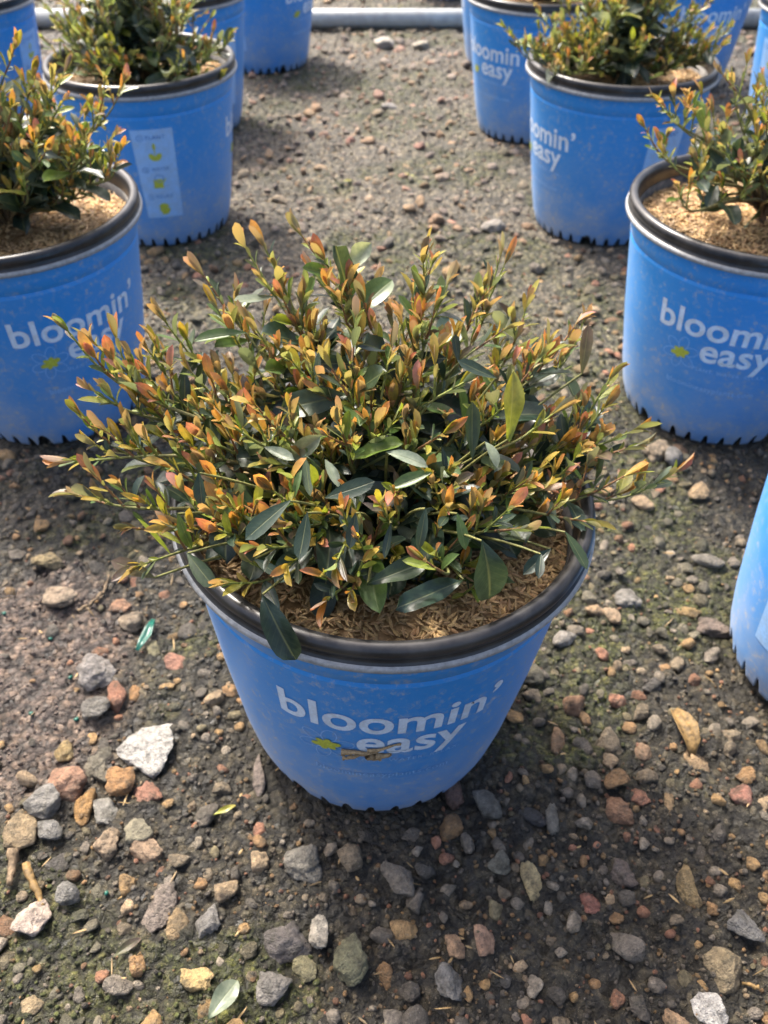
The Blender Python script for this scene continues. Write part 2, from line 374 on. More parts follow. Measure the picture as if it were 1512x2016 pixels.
# stones one can pick out in the photograph: u, v, width px, height px, colour, turn (deg), label or None
W_, G_, T_, O_, P_, D_ = (.60, .585, .55), (.25, .24, .225), (.45, .34, .19), (.44, .25, .11), (.42, .22, .155), (.11, .108, .105)
HERO = [
 (280, 1470, 132, 108, (.60, .59, .56), 5, 'large pale grey flat angular stone lying on the gravel left of the front pot'),
 (196, 1325, 100, 92, (.33, .31, .295), 40, 'big wedge shaped grey stone on the edge of the bare mud patch'),
 (347, 1298, 46, 58, P_, 80, 'reddish pink stone next to the green plastic scrap'),
 (300, 1270, 50, 58, (.30, .28, .17), 20, 'speckled olive stone touching the green plastic scrap'),
 (130, 1535, 98, 70, (.46, .27, .18), -10, 'broad salmon pink stone below the bare mud patch'),
 (238, 1540, 70, 60, O_, 20, 'orange brown stone just below the large pale flat stone'),
 (284, 1558, 66, 66, P_, 60, 'dark red stone right below the large pale flat stone'),
 (35, 1632, 90, 76, (.40, .31, .19), 0, 'large round tan stone at the lower tip of the mud patch'),
 (62, 1805, 88, 70, (.60, .50, .43), 35, 'pale cream triangular stone under a yellow twig'),
 (625, 1825, 48, 86, (.58, .54, .46), 92, 'tall cream coloured tooth shaped stone in front of the pot'),
 (383, 1925, 62, 74, (.56, .42, .20), 70, 'golden tan triangular stone in the mossy ground'),
 (1392, 1982, 70, 70, (.62, .61, .59), 30, 'small white angular stone on dark wet gravel'),
 (1330, 2010, 60, 46, (.55, .38, .24), 20, 'pinkish tan stone beside the small white angular stone'),
 (1045, 1737, 46, 66, (.54, .44, .24), 85, 'knobbly pale yellow stone on dark wet silt'),
 (1166, 1781, 66, 46, (.42, .19, .14), -12, 'smooth brick red stone set in dark wet silt'),
 (1214, 1592, 78, 52, (.38, .22, .13), -38, 'long brown stone with a pale ridge on wet gravel'),
 (1356, 1742, 50, 84, (.40, .30, .15), 105, 'pointed golden brown stone standing among dark pebbles'),
 (1378, 966, 52, 38, (.55, .40, .24), -15, 'light orange stone on the ground beyond the shrub tip'),
 (228, 1367, 48, 62, (.40, .20, .13), 60, None), (265, 1362, 36, 36, O_, 10, None), (188, 1500, 72, 62, (.24, .22, .17), 15, None),
 (160, 1585, 46, 76, (.44, .26, .10), 65, None), (85, 1580, 80, 64, (.27, .265, .25), -20, None), (203, 1588, 58, 52, (.31, .305, .28), 10, None),
 (95, 1630, 60, 36, (.25, .25, .24), 5, None), (212, 1655, 66, 58, (.42, .32, .22), 20, None), (270, 1628, 74, 56, (.30, .28, .20), 35, None),
 (282, 1668, 64, 74, (.40, .29, .20), 60, None), (125, 1480, 50, 42, (.42, .31, .14), 30, None), (185, 1400, 66, 46, (.25, .24, .22), 0, None),
 (955, 1850, 56, 54, (.50, .32, .22), 20, None), (895, 1865, 44, 42, (.48, .32, .20), 0, None), (785, 1727, 68, 76, (.26, .235, .20), 60, None),
 (600, 1705, 88, 66, (.27, .255, .22), 15, None), (692, 1895, 82, 98, (.20, .205, .13), 100, None), (562, 1852, 88, 78, (.17, .155, .15), 30, None),
 (880, 1930, 66, 64, (.28, .275, .26), 0, None), (1430, 1900, 84, 74, (.36, .29, .18), 20, None), (1465, 1826, 74, 68, (.19, .19, .19), 60, None),
 (535, 1935, 88, 68, (.26, .25, .235), 0, None), (605, 1905, 70, 60, (.32, .30, .18), 10, None), (310, 1790, 72, 92, (.26, .22, .19), 75, None),
 (347, 1818, 60, 62, (.34, .25, .14), 0, None), (412, 1812, 62, 58, (.24, .235, .225), 0, None), (130, 1760, 60, 44, (.26, .26, .25), 0, None),
 (1375, 1492, 50, 50, (.48, .34, .20), 20, None), (1465, 1566, 60, 48, (.34, .17, .13), -40, None), (1100, 1455, 36, 62, (.36, .23, .13), 110, None),
 (1270, 1470, 50, 40, (.33, .22, .14), 0, None), (1170, 1200, 36, 42, (.46, .32, .19), 80, None), (1205, 1210, 44, 42, (.44, .33, .22), 20, None),
 (1110, 1258, 46, 56, (.36, .34, .31), 120, None), (1240, 1180, 64, 52, (.28, .27, .25), 0, None), (1270, 985, 46, 44, (.46, .34, .22), 50, None),
 (1400, 1100, 52, 60, (.30, .28, .24), 60, None), (1325, 905, 56, 44, (.28, .275, .265), 10, None), (1410, 1225, 62, 70, (.25, .20, .17), 70, None),
 (240, 1190, 52, 30, (.46, .27, .17), 0, None), (255, 1222, 56, 42, (.36, .29, .21), 20, None), (95, 1105, 74, 36, (.38, .30, .16), 0, None),
 (110, 1175, 100, 44, (.42, .33, .24), 30, None), (1050, 1605, 46, 58, (.07, .072, .08), 60, None), (1085, 1615, 34, 58, (.24, .23, .20), 90, None),
 (890, 1550, 48, 76, (.22, .14, .115), 80, None), (505, 1515, 40, 82, (.30, .25, .22), 100, None), (960, 1580, 60, 56, (.22, .215, .19), 10, None),
 (1320, 1570, 30, 52, (.44, .31, .17), 80, None), (1230, 1720, 64, 60, (.20, .165, .145), 0, None), (985, 1705, 54, 44, (.25, .245, .20), 20, None),
 (1125, 940, 40, 34, (.3, .29, .27), 0, None), (1290, 890, 70, 46, (.36, .29, .21), 40, None), (630, 330, 38, 20, (.5, .36, .22), 0, None),
 (500, 332, 36, 22, (.48, .38, .29), 0, None), (755, 90, 46, 34, (.62, .58, .52), 0, None), (828, 92, 40, 30, (.5, .45, .36), 0, None),
 (765, 205, 44, 20, (.46, .43, .40), 5, None), (968, 448, 40, 46, (.44, .41, .37), 60, None), (745, 412, 26, 32, (.055, .05, .045), 20, None),
 (690, 276, 24, 18, (.42, .2, .15), 0, None), (826, 290, 26, 20, (.42, .22, .17), 0, None), (870, 352, 34, 28, (.46, .35, .26), 0, None),
]
placed = []      # x, y, radius
nchild = 0
for u, v, w, h, c, a, lab in HERO:
    P = unproject(u, v, z=.006); D = project(P[None])[2][0]
    k = D / FPX
    sx = w * k * .93; sy = h * k / math.sin(.72) * .80; sz = min(sx, sy) * (.66 if w < 120 else .42)
    b = mesh_np('stone', 0.5 * stone_shape(rng, 4, 20, 14, .10)[0], [ICO[4][1]], M_STONE) if lab or w > 60 else var_me[rng.integers(len(var_me))]
    o = link('stone', b, None if lab else ground)
    o.scale = (sx, sy, sz); o.rotation_euler = (rng.normal() * .12, rng.normal() * .12, R(a) if abs(w - h) < 14 else rng.normal() * .08)
    gz = float(height(np.array([P[0]]), np.array([P[1]]))[0])
    o.location = (P[0], P[1], gz + sz * .13)
    o.color = (*c, 1)
    placed.append((P[0], P[1], max(sx, sy) * .5))
    if lab: tag(o, lab, 'stone')
    else: nchild += 1

# the other stones of the gravel: the 300 that show largest are objects, the rest one mesh
cell = {}
def hit(x, y, r, fac=.80):
    g = .05; i, j = int(x // g), int(y // g)
    for a in (-1, 0, 1):
        for b in (-1, 0, 1):
            for (qx, qy, qr) in cell.get((i + a, j + b), ()):
                if (qx - x) ** 2 + (qy - y) ** 2 < ((qr + r) * fac) ** 2: return True
    return False
def put(x, y, r): cell.setdefault((int(x // .05), int(y // .05)), []).append((x, y, r))
for p in placed: put(*p)
cand = []
tries = 0
while len(cand) < 7500 and tries < 110000:
    tries += 1
    y = rng.uniform(.1, 3.1); x = rng.uniform(-1, 1) * (.30 + .42 * y)
    if y > 1.0 and rng.random() < .12: continue
    d = min(math.hypot(x - px, y - py) for px, py, _ in POTC.values())
    if d < .112: continue
    r = .5 * float(np.clip(np.exp(rng.normal(math.log(.0112), .42)), .0055, .027))
    if y > 1.2: r *= 1.12
    dz = zones(np.array([x]), np.array([y]))
    if rng.random() < .8 * dz[1][0]: continue
    patch = fbm(np.array([x * 6.]), np.array([y * 6.]), 41, 2)[0]
    if rng.random() > sstep(.22, .55, patch) * .7 + .5: continue
    if .9 < y < 1.75 and abs(x) < .28 and rng.random() < .35: continue     # silted strip between the rows
    if hit(x, y, r): continue
    put(x, y, r); cand.append((x, y, r, float(dz[2][0])))
C = np.array(cand)
hz = height(C[:, 0], C[:, 1])
uu, vv, dd = project(np.stack([C[:, 0], C[:, 1], hz], 1))
inside = (uu > -20) & (uu < 1532) & (vv > -20) & (vv < 2036)
score = np.where(inside, C[:, 2] / dd, 0)
top = set(np.argsort(-score)[:300 - nchild].tolist())
SV, SF, SC, off = [], [], [], 0
for i, (x, y, r, ms) in enumerate(cand):
    c = stone_col(rng, y)
    if ms > .4 and rng.random() < .5: c = c * .6 + np.array([.09, .10, .04]) * .4
    el = rng.uniform(.72, 1.25, 2); flat = rng.uniform(.5, .85)
    S = np.array([2 * r * el[0], 2 * r * el[1], 2 * r * flat])
    emb = rng.uniform(-.16, .16) if rng.random() < .75 else rng.uniform(.16, .30)
    if i in top:
        o = link('stone', var_me[rng.integers(len(var_me))], ground)
        o.scale = S; o.rotation_euler = (rng.normal() * .3, rng.normal() * .3, rng.uniform(0, 6.28))
        o.location = (x, y, hz[i] + S[2] * emb); o.color = (*c, 1)
    else:
        V, F = low[rng.integers(len(low))]
        V = (V * .5 * S) @ rotm(rng).T + [x, y, hz[i] + S[2] * emb]
        SV.append(V); SF.append(F + off); SC.append(np.tile(c, (len(V), 1))); off += len(V)
# grit: grains of a few millimetres
D1, F1 = ICO[1]
n = 26000
gy = .1 + 2.6 * rng.random(n) ** 1.7; gx = rng.uniform(-1, 1, n) * (.30 + .42 * gy)
gz = height(gx, gy); zd, zm, zo = zones(gx, gy)
for i in range(n):
    s = rng.uniform(.0016, .0052) * (1.25 if gy[i] > 1 else 1)
    if zo[i] > .5 and rng.random() < .6: c = np.array([.085, .10, .03]) * rng.uniform(.6, 1.7)
    elif zm[i] > .4: c = np.array([.20, .155, .135]) * rng.uniform(.6, 1.4)
    else: c = stone_col(rng, gy[i]) * rng.uniform(.4, .95)
    V = D1 * (s * rng.uniform(.55, 1.2, 3)) * rng.uniform(.8, 1.15, (len(D1), 1)) * .5
    V = V @ rotm(rng, .8).T + [gx[i], gy[i], gz[i] + s * .12]
    SV.append(V); SF.append(F1 + off); SC.append(np.tile(c, (len(V), 1))); off += len(V)
gravel = link('gravel', mesh_np('gravel', np.concatenate(SV), [np.concatenate(SF)], M_GRAVEL, np.concatenate(SC)), ground)
tag(gravel, kind='stuff')

# straw and husk litter lying in the gravel
def hull_template():
    t = np.array([0, .3, .7, 1.0]); w = np.array([.12, 1, .9, .1])
    V = []
    for a, b in zip(t, w):
        V += [(a - .5, -.5 * b, 0), (a - .5, 0, .42 * b), (a - .5, .5 * b, 0)]
    F = []
    for i in range(3):
        for j in range(2): F.append((i * 3 + j, i * 3 + 3 + j, i * 3 + 4 + j, i * 3 + j + 1))
    return np.array(V), np.array(F)
HV, HF = hull_template()
def scatter_hulls(P, L, W, tilt, r, cols):
    n = len(P); V = np.tile(HV, (n, 1, 1)) * np.stack([L, W, W * .7], 1)[:, None, :]
    a = r.uniform(0, 2 * np.pi, n); b = r.normal(size=n) * tilt; c = r.normal(size=n) * tilt * 1.6
    ca, sa, cb, sb, cc, sc = np.cos(a), np.sin(a), np.cos(b), np.sin(b), np.cos(c), np.sin(c)
    y = V[..., 1] * cc[:, None] - V[..., 2] * sc[:, None]; z = V[..., 1] * sc[:, None] + V[..., 2] * cc[:, None]
    x = V[..., 0] * cb[:, None] + z * sb[:, None]; z = -V[..., 0] * sb[:, None] + z * cb[:, None]
    X_ = x * ca[:, None] - y * sa[:, None]; Y_ = x * sa[:, None] + y * ca[:, None]
    V = np.stack([X_, Y_, z], -1) + P[:, None, :]
    F = (HF[None] + (np.arange(n) * len(HV))[:, None, None]).reshape(-1, 4)
    return V.reshape(-1, 3), F, np.repeat(cols, len(HV), 0)
n = 520
ly = .12 + 1.6 * rng.random(n) ** 1.4; lx = rng.uniform(-1, 1, n) * (.30 + .4 * ly)
lz = height(lx, ly) + .003
V, F, Cc = scatter_hulls(np.stack([lx, ly, lz], 1), rng.uniform(.004, .014, n), rng.uniform(.0008, .002, n), .25, rng,
    np.array([.36, .25, .11]) * rng.uniform(.35, 1.25, (n, 1)))
tag(link('straw_litter', mesh_np('straw_litter', V, [F], M_HULL, Cc), ground), kind='stuff')

# ------------------------------------------------------------------ pot (built once, copied)
PROF = [(.0990, 0), (.1015, .008), (.1046, .018), (.1100, .045), (.1155, .083), (.1207, .120), (.1300, .200), (.1305, .203), (.1293, .2045), (.1295, .206), (.1312, .2075), (.1330, .231)]
PR = np.array(PROF)
def prad(z): return np.interp(z, PR[:, 1], PR[:, 0])
def lathe(prof, seg=144, closed=False):
    prof = np.array(prof); a = np.linspace(0, 2 * np.pi, seg, endpoint=False)
    V = np.stack([prof[:, 0][:, None] * np.sin(a), -prof[:, 0][:, None] * np.cos(a), np.repeat(prof[:, 1][:, None], seg, 1)], -1).reshape(-1, 3)
    m = len(prof); F = []
    j = np.arange(seg); j2 = (j + 1) % seg
    for i in range(m - 1 + (1 if closed else 0)):
        i2 = (i + 1) % m
        F.append(np.stack([i * seg + j, i * seg + j2, i2 * seg + j2, i2 * seg + j], 1))
    return V, np.concatenate(F)
def pot_wall():
    seg = 432; a = np.linspace(0, 2 * np.pi, seg, endpoint=False)
    # foot cut by a ring of drainage notches, four of them larger
    nn = 34; ph = (a / (2 * np.pi) * nn) % 1.0 - .5; kk = np.floor(a / (2 * np.pi) * nn).astype(int)
    hw = .16 + .05 * hash2(kk, kk * 0, 3); hh = .0105 + .003 * hash2(kk, kk * 0 + 5, 4)
    notch = np.where(np.abs(ph) < hw, hh * np.sqrt(np.clip(1 - (ph / hw) ** 2, 0, 1)) + .0015, 0)
    for c in (.9, 2.5, 4.0, 5.6):
        q = np.abs((a - c + np.pi) % (2 * np.pi) - np.pi); notch = np.maximum(notch, np.where(q < .075, .017 * np.sqrt(np.clip(1 - (q / .075) ** 2, 0, 1)), 0))
    V = []
    zs = [0, .004, .008, .012, .018, .027, .036, .045, .060, .083, .120, .160, .200, .203, .2045, .206, .2075, .219, .231]
    for z in zs:
        zz = notch + z * (1 - notch / .036) if z < .036 else np.full(seg, z)
        r = prad(zz); V.append(np.stack([r * np.sin(a), -r * np.cos(a), zz], 1))
    for z in zs[:1]:                                       # thickness at the foot
        zz = notch; r = prad(zz) - .0022; V.insert(0, np.stack([r * np.sin(a), -r * np.cos(a), zz + .0003], 1))
    V.insert(0, np.stack([(prad(.04) - .004) * np.sin(a), -(prad(.04) - .004) * np.cos(a), np.full(seg, .04)], 1))
    m = len(V); j = np.arange(seg); j2 = (j + 1) % seg
    F = np.concatenate([np.stack([i * seg + j, i * seg + j2, (i + 1) * seg + j2, (i + 1) * seg + j], 1) for i in range(m - 1)])
    return np.concatenate(V), F
def wrap(V, lift=.0004):
    """flat print (x = arc length, y = height) onto the pot wall at angle 0"""
    z = V[:, 1]; r = prad(z); rm = prad(np.array([.13]))[0]
    phi = V[:, 0] / rm
    return np.stack([(r + lift) * np.sin(phi), -(r + lift) * np.cos(phi), z], 1)
def text_flat(s, size, bold=0.0, space=1.0, shear=0.0, align='CENTER'):
    cu = bpy.data.curves.new('t', 'FONT'); cu.body = s; cu.size = size; cu.offset = bold * size
    cu.space_character = space; cu.shear = shear; cu.align_x = align; cu.resolution_u = 5
    o = bpy.data.objects.new('t', cu); COL.objects.link(o)
    dg = bpy.context.evaluated_depsgraph_get(); me = bpy.data.meshes.new_from_object(o.evaluated_get(dg))
    bpy.data.objects.remove(o); bpy.data.curves.remove(cu)
    return me
def flat_to_pot(me, dx, dy, mat, fit=None, ang=0, lift=.0004, name='lettering'):
    bm = bmesh.new(); bm.from_mesh(me); bpy.data.meshes.remove(me)
    xs = [v.co.x for v in bm.verts]; x0, x1 = min(xs), max(xs)
    k = fit / (x1 - x0) if fit else 1.0; mid = (x0 + x1) / 2
    for v in bm.verts:
        v.co.x = (v.co.x - mid) * k + dx; v.co.y = v.co.y * (k if fit and fit > 0 else 1) + dy
    lo, hi = min(v.co.x for v in bm.verts), max(v.co.x for v in bm.verts)
    x = lo + .004
    while x < hi:
        bmesh.ops.bisect_plane(bm, geom=bm.verts[:] + bm.edges[:] + bm.faces[:], plane_co=(x, 0, 0), plane_no=(1, 0, 0)); x += .004
    for yy in (.060, .075, .090, .105, .120, .135, .150, .165, .180):
        bmesh.ops.bisect_plane(bm, geom=bm.verts[:] + bm.edges[:] + bm.faces[:], plane_co=(0, yy, 0), plane_no=(0, 1, 0))
    V = wrap(np.array([v.co[:] for v in bm.verts]), lift)
    if ang:
        c, s = math.cos(ang), math.sin(ang); V = V @ np.array([[c, s, 0], [-s, c, 0], [0, 0, 1]])
    for v, p in zip(bm.verts, V): v.co = p
    bmesh.ops.recalc_face_normals(bm, faces=bm.faces)
    out = bpy.data.meshes.new(name); bm.to_mesh(out); bm.free(); out.materials.append(mat)
    return out
def poly_mesh(loops):
    """flat filled polygons from point lists (optionally (outer, inner) rings)"""
    bm = bmesh.new()
    for lp in loops:
        if isinstance(lp, tuple):
            a, b = lp; va = [bm.verts.new((x, y, 0)) for x, y in a]; vb = [bm.verts.new((x, y, 0)) for x, y in b]; m = len(a)
            for i in range(m): bm.faces.new((va[i], va[(i + 1) % m], vb[(i + 1) % m], vb[i]))
        else:
            f = bm.faces.new([bm.verts.new((x, y, 0)) for x, y in lp])
    bmesh.ops.triangulate(bm, faces=bm.faces)
    me = bpy.data.meshes.new('p'); bm.to_mesh(me); bm.free(); return me
def ell(cx, cy, a, b, rot=0, n=28):
    return [(cx + a * math.cos(t) * math.cos(rot) - b * math.sin(t) * math.sin(rot), cy + a * math.cos(t) * math.sin(rot) + b * math.sin(t) * math.cos(rot)) for t in [2 * math.pi * i / n for i in range(n)]]

def build_pot():
    root = empty('plant_pot', (0, 0, 0))
    V, F = pot_wall(); link('wall', mesh_np('pot_wall', V, [F], M_BLUE), root)
    lip = [(.1265, .214), (.1275, .236), (.1290, .2445), (.1315, .2480), (.1350, .2486), (.1382, .2468), (.1392, .2435), (.1385, .2400), (.1372, .2380), (.1380, .2358), (.1392, .2345)]
    V, F = lathe(lip); link('rim', mesh_np('pot_rim', V, [F], M_BLACK), root)
    fl = [(.1392, .2346), (.1408, .2338), (.1412, .2315), (.1404, .2295), (.1385, .2288), (.1325, .2300)]
    V, F = lathe(fl); link('rim_flange', mesh_np('pot_flange', V, [F], M_FLANGE), root)
    inn = [(.0001, .010), (.090, .006), (.0925, .008), (.098, .018), (.1045, .040), (.127, .200), (.1285, .2285), (.1262, .229), (.1245, .200), (.1020, .040), (.0001, .038)]
    V, F = lathe(inn, 96); link('liner', mesh_np('pot_liner', V, [F], M_INNER), root)
    for rep in (0, math.pi):
        sfx = root
        link('lettering', flat_to_pot(text_flat("bloomin\u2019", .036, .020, 1.02), -.001, .145, M_WHITE, .147, rep, name='brand_word'), root)
        link('lettering', flat_to_pot(text_flat("easy", .036, .020, 1.02), .014, .1175, M_WHITE, .074, rep, name='brand_word'), root)
        link('lettering', flat_to_pot(text_flat("PLANT. WATER. RELAX.", .006, .004, 1.2), .012, .1035, M_FAINT, .078, rep, name='small_line'), root)
        link('lettering', flat_to_pot(text_flat("bloomineasyplants.com", .008, .004, 1.1), -.004, .078, M_FAINT, .100, rep, name='small_line'), root)
        pet, core = [], []
        for k in range(6):
            t = R(60 * k + 18); cx, cy = .0118 * math.cos(t), .0118 * math.sin(t)
            pet.append((ell(cx, cy, .0090, .0056, t), ell(cx, cy, .0083, .0049, t)))
            core.append(ell(.0048 * math.cos(t), .0048 * math.sin(t), .0058, .0022, t, 14))
        mo = flat_to_pot(poly_mesh(pet), -.044, .1195, M_FAINT, None, rep, .0004, 'flower_outline'); fo = link('flower_emblem', mo, root)
        star = []
        for k in range(72):
            t = 2 * math.pi * k / 72; rr = .0042 + .0060 * abs(math.cos(3 * (t - R(18)))) ** .8 * (.8 + .35 * math.sin(t * 2 + 1)); star.append((rr * math.cos(t), rr * math.sin(t)))
        link('flower_center', flat_to_pot(poly_mesh([star]), -.044, .1195, M_LIME, None, rep, .0008, 'flower_center'), fo)
    for an in (R(96), R(-96)):
        pw = .0285
        pan = link('care_panel', flat_to_pot(poly_mesh([[(-pw, .052), (pw, .052), (pw, .188), (-pw, .188)]]), 0, 0, M_PALE, None, an, .0004, 'care_panel'), root)
        def ink(loops, dy, mat, dx=0.0): link('icon', flat_to_pot(poly_mesh(loops), dx, dy, mat, None, an, .0008, 'icon'), pan)
        for num, word, zy in (('1', 'PLANT', .174), ('2', 'WATER', .127), ('3', 'RELAX', .084)):
            ink([(ell(0, 0, .0046, .0046), ell(0, 0, .0038, .0038))], zy + .002, M_INK, -.017)
            link('lettering', flat_to_pot(text_flat(num, .0065, .01), -.017, zy - .0002, M_INK, None, an, .0008, 'panel_word'), pan)
            link('lettering', flat_to_pot(text_flat(word, .0062, .005, 1.15), .004, zy, M_INK, .026, an, .0008, 'panel_word'), pan)
        ink([ell(0, .008, .0022, .0050), [(-.0006, -.004), (.0006, -.004), (.0006, .004), (-.0006, .004)],
             ell(-.0040, -.0075, .0065, .0040, R(-50)), ell(.0040, -.0075, .0065, .0040, R(50))], .155, M_LIME)
        ink([[(-.0075, -.010), (.0075, -.010), (.0062, .004), (-.0062, .004)], [(.0072, -.003), (.012, .0035), (.0105, .0045), (.0062, -.001)]], .110, M_LIME)
        ink([(ell(0, .005, .0068, .0060), ell(0, .005, .0058, .0050))], .110, M_INK)
        sun = []
        for k in range(24):
            t = 2 * math.pi * k / 24; rr = .0095 if k % 2 == 0 else .0058; sun.append((rr * math.cos(t), rr * math.sin(t)))
        ink([sun], .066, M_LIME)
    return root

# rice hull mulch in a pot (shared mesh) -----------------------------------------
MULCH_Z, MULCH_R = .2185, .1262
def mulch_h(x, y): return MULCH_Z + (fbm(x * 22 + 9, y * 22 + 4, 61, 3) - .5) * .010 + .006 * np.exp(-((x * x + y * y) / .05 ** 2))
def mulch_mesh(seed):
    r = np.random.default_rng(seed); n = 6400
    rad = (MULCH_R - .002) * np.sqrt(r.random(n)); a = r.uniform(0, 2 * np.pi, n); x, y = rad * np.cos(a), rad * np.sin(a)
    P = np.stack([x, y, mulch_h(x, y) + r.uniform(-.001, .0026, n)], 1)
    c = np.array([.58, .39, .185]) * r.uniform(.6, 1.25, (n, 1)) * (1 + r.normal(size=(n, 3)) * .03)
    c = c * (.55 + .62 * sstep(.30, .62, fbm(x * 30 + 3, y * 30, 71, 3)))[:, None]
    V, F, Cc = scatter_hulls(P, r.uniform(.0055, .0092, n), r.uniform(.0016, .0025, n), .28, r, c)
    rr = np.linspace(0.0005, MULCH_R + .0006, 24); aa = np.linspace(0, 2 * np.pi, 72, endpoint=False)
    gx, gy = (rr[:, None] * np.cos(aa)).ravel(), (rr[:, None] * np.sin(aa)).ravel()
    G = np.stack([gx, gy, mulch_h(gx, gy) - .001], 1); o = len(V)
    j = np.arange(72); j2 = (j + 1) % 72
    GF = np.concatenate([np.stack([i * 72 + j, (i + 1) * 72 + j, (i + 1) * 72 + j2, i * 72 + j2], 1) for i in range(23)])
    return mesh_np('rice_hull_mulch', np.concatenate([V, G]), [F, GF + o], M_HULL, np.concatenate([Cc, np.tile([.20, .12, .05], (len(G), 1))]), smooth=False)

pot0 = build_pot()
mulch_me = [mulch_mesh(5), mulch_mesh(6)]
POT_LABEL = {
 'main': 'blue printed pot standing alone at the front holding the wide bronze tipped shrub',
 'L1': 'blue pot with white lettering, first of the row behind the bare mud patch',
 'R1': 'blue pot with white lettering and much bare sunlit mulch under a sparse shrub',
 'L2': 'blue pot showing a pale three step care panel, second in the mud patch side row',
 'R2': 'blue pot with lettering turned aside, under a dense olive green shrub',
 'R0': 'blue pot with a dusty foot and pale panel beside the front pot, mostly cut off',
 'L3': 'blue pot with pale panel edge showing, directly behind the care panel pot',
 'R3': 'blue pot with faded lettering behind the pot of the dense olive shrub',
 'L4': 'blue pot with its lettering wrapping out of sight, touching the grey pipe end',
 'R4': 'slim visible strip of blue pot without lettering where the grey pipe ends',
 'LB': 'blue pot with pale panel in the outer row behind the mud patch side pots',
 'RB': 'blue pot with long pale panel in the outer row behind the sparse shrub',
 'RC': 'blue pot in the outer row behind the dense olive shrub, its plain side showing',
 'F1': 'blue pot foot seen beyond the grey pipe'}
MULCH_LABEL = {
 'main': 'coarse golden rice hull mulch under the wide bronze tipped front shrub', 'L1': 'shaded rice hull mulch in the first pot of the mud patch side row',
 'R1': 'bright sunlit rice hull mulch around the thin stem of the sparse shrub', 'L2': 'brown shaded rice hull mulch in the pot with the care panel',
 'R2': 'rice hull mulch beneath the dense olive green shrub'}
for k, (px, py, ang) in POTC.items():
    o = pot0 if k == 'main' else copy_tree(pot0)
    face = math.atan2(px, py)                     # turn so that angle 0 faces the viewing side
    o.location = (px, py, -.002); o.rotation_euler = (0, 0, -face + R(ang))
    if k == 'R0': o.rotation_euler = (0, R(7), -face + R(ang))                    # leans away from the front pot
    if k == 'main': o.rotation_euler = (0, R(2.0), R(4)); o.location.z = .001      # stands slightly tilted
    tag(o, POT_LABEL[k], 'pot', 'blue printed nursery pots')
    if k in ('F1',): continue
    m = link('rice_hull_mulch', mulch_me[0 if k == 'main' else 1], None, (px, py, -.002))
    m.rotation_euler = (0, 0, 0 if k == 'main' else hash2(np.array([len(k) * 7 + ord(k[0])]), np.array([ord(k[1])]), 2)[0] * 6)
    if k == 'R0': m.rotation_euler = (0, R(7), 0)
    if k == 'main': m.rotation_euler = (0, R(2.0), 0); m.location = (px, py, .001)
    tag(m, MULCH_LABEL.get(k, 'rice hull mulch filling the ' + POT_LABEL[k].split(',')[0]), 'mulch', 'rice hull mulch in the pots', 'stuff')

# ------------------------------------------------------------------ shrubs
KC = {  # leaf colours: (at the base, at the tip)
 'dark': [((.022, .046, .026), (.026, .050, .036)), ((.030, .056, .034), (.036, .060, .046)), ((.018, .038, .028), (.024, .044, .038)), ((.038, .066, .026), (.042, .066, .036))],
 'green': [((.10, .17, .03), (.07, .13, .03)), ((.08, .14, .035), (.09, .15, .05)), ((.13, .20, .035), (.11, .17, .03))],
 'lime': [((.27, .33, .04), (.20, .25, .035)), ((.32, .34, .045), (.32, .27, .045)), ((.19, .24, .035), (.24, .23, .04))],
 'yellow': [((.36, .33, .05), (.44, .29, .05)), ((.33, .34, .06), (.42, .26, .06)), ((.40, .36, .08), (.50, .34, .08))],
 'orange': [((.38, .30, .05), (.50, .20, .075)), ((.38, .26, .055), (.46, .165, .085)), ((.34, .28, .045), (.44, .19, .06)), ((.42, .31, .07), (.54, .26, .09))],
 'red': [((.34, .23, .07), (.42, .125, .095)), ((.32, .20, .09), (.40, .15, .13))],
 'bronze': [((.13, .13, .045), (.13, .085, .065)), ((.10, .11, .045), (.12, .085, .08)), ((.16, .15, .05), (.20, .11, .055))],
 'pale': [((.22, .27, .19), (.26, .30, .23))],
}
def leaf_profile(t, obov=.62):
    w = np.power(t, .95) * np.power(np.clip(1 - t, 0, 1), obov)
    tm = .95 / (.95 + obov); return w / (tm ** .95 * (1 - tm) ** obov)
def leaf_template(rows, cols):
    t = np.array(rows); s = np.linspace(-1, 1, cols)
    T, S = np.meshgrid(t, s, indexing='ij'); n, m = T.shape
    i = (np.arange(n - 1)[:, None] * m + np.arange(m - 1)[None]).ravel()
    F = np.stack([i, i + m, i + m + 1, i + 1], 1)
    return T.ravel(), S.ravel(), F
T_SM = leaf_template([0, .10, .28, .48, .68, .86, 1.0], 3)
T_BIG = leaf_template([0, .05, .12, .24, .36, .48, .60, .72, .83, .93, 1.0], 5)
def leaf_local(tpl, L, W, fold, curl, wave=0., ph=0., obov=.62):
    """verts of one leaf: x along, y across, z up (upper side)"""
    T, S, F = tpl
    w = np.maximum(leaf_profile(T, obov), .05 * (T < .99))
    y = S * w * W / 2
    z = fold * np.abs(y) - curl * L * T ** 2 + wave * W * np.sin(T * 9 + ph) * S ** 2 * np.sign(S)
    x = L * T * (1 - .25 * abs(curl) * T)
    return np.stack([x, y, z], 1)
def frame(d, up):
    d = d / np.linalg.norm(d); n = up - d * (up @ d)
    if np.linalg.norm(n) < 1e-4: n = np.cross(d, [1, 0, .3])
    n = n / np.linalg.norm(n); return d, np.cross(n, d), n
def leaf_cols(tpl, pair, r):
    T, S, F = tpl; c0, c1 = np.array(pair[0]), np.array(pair[1])
    k = (T ** .9)[:, None]; j = r.uniform(.82, 1.2)
    return (c0 * (1 - k) + c1 * k) * j
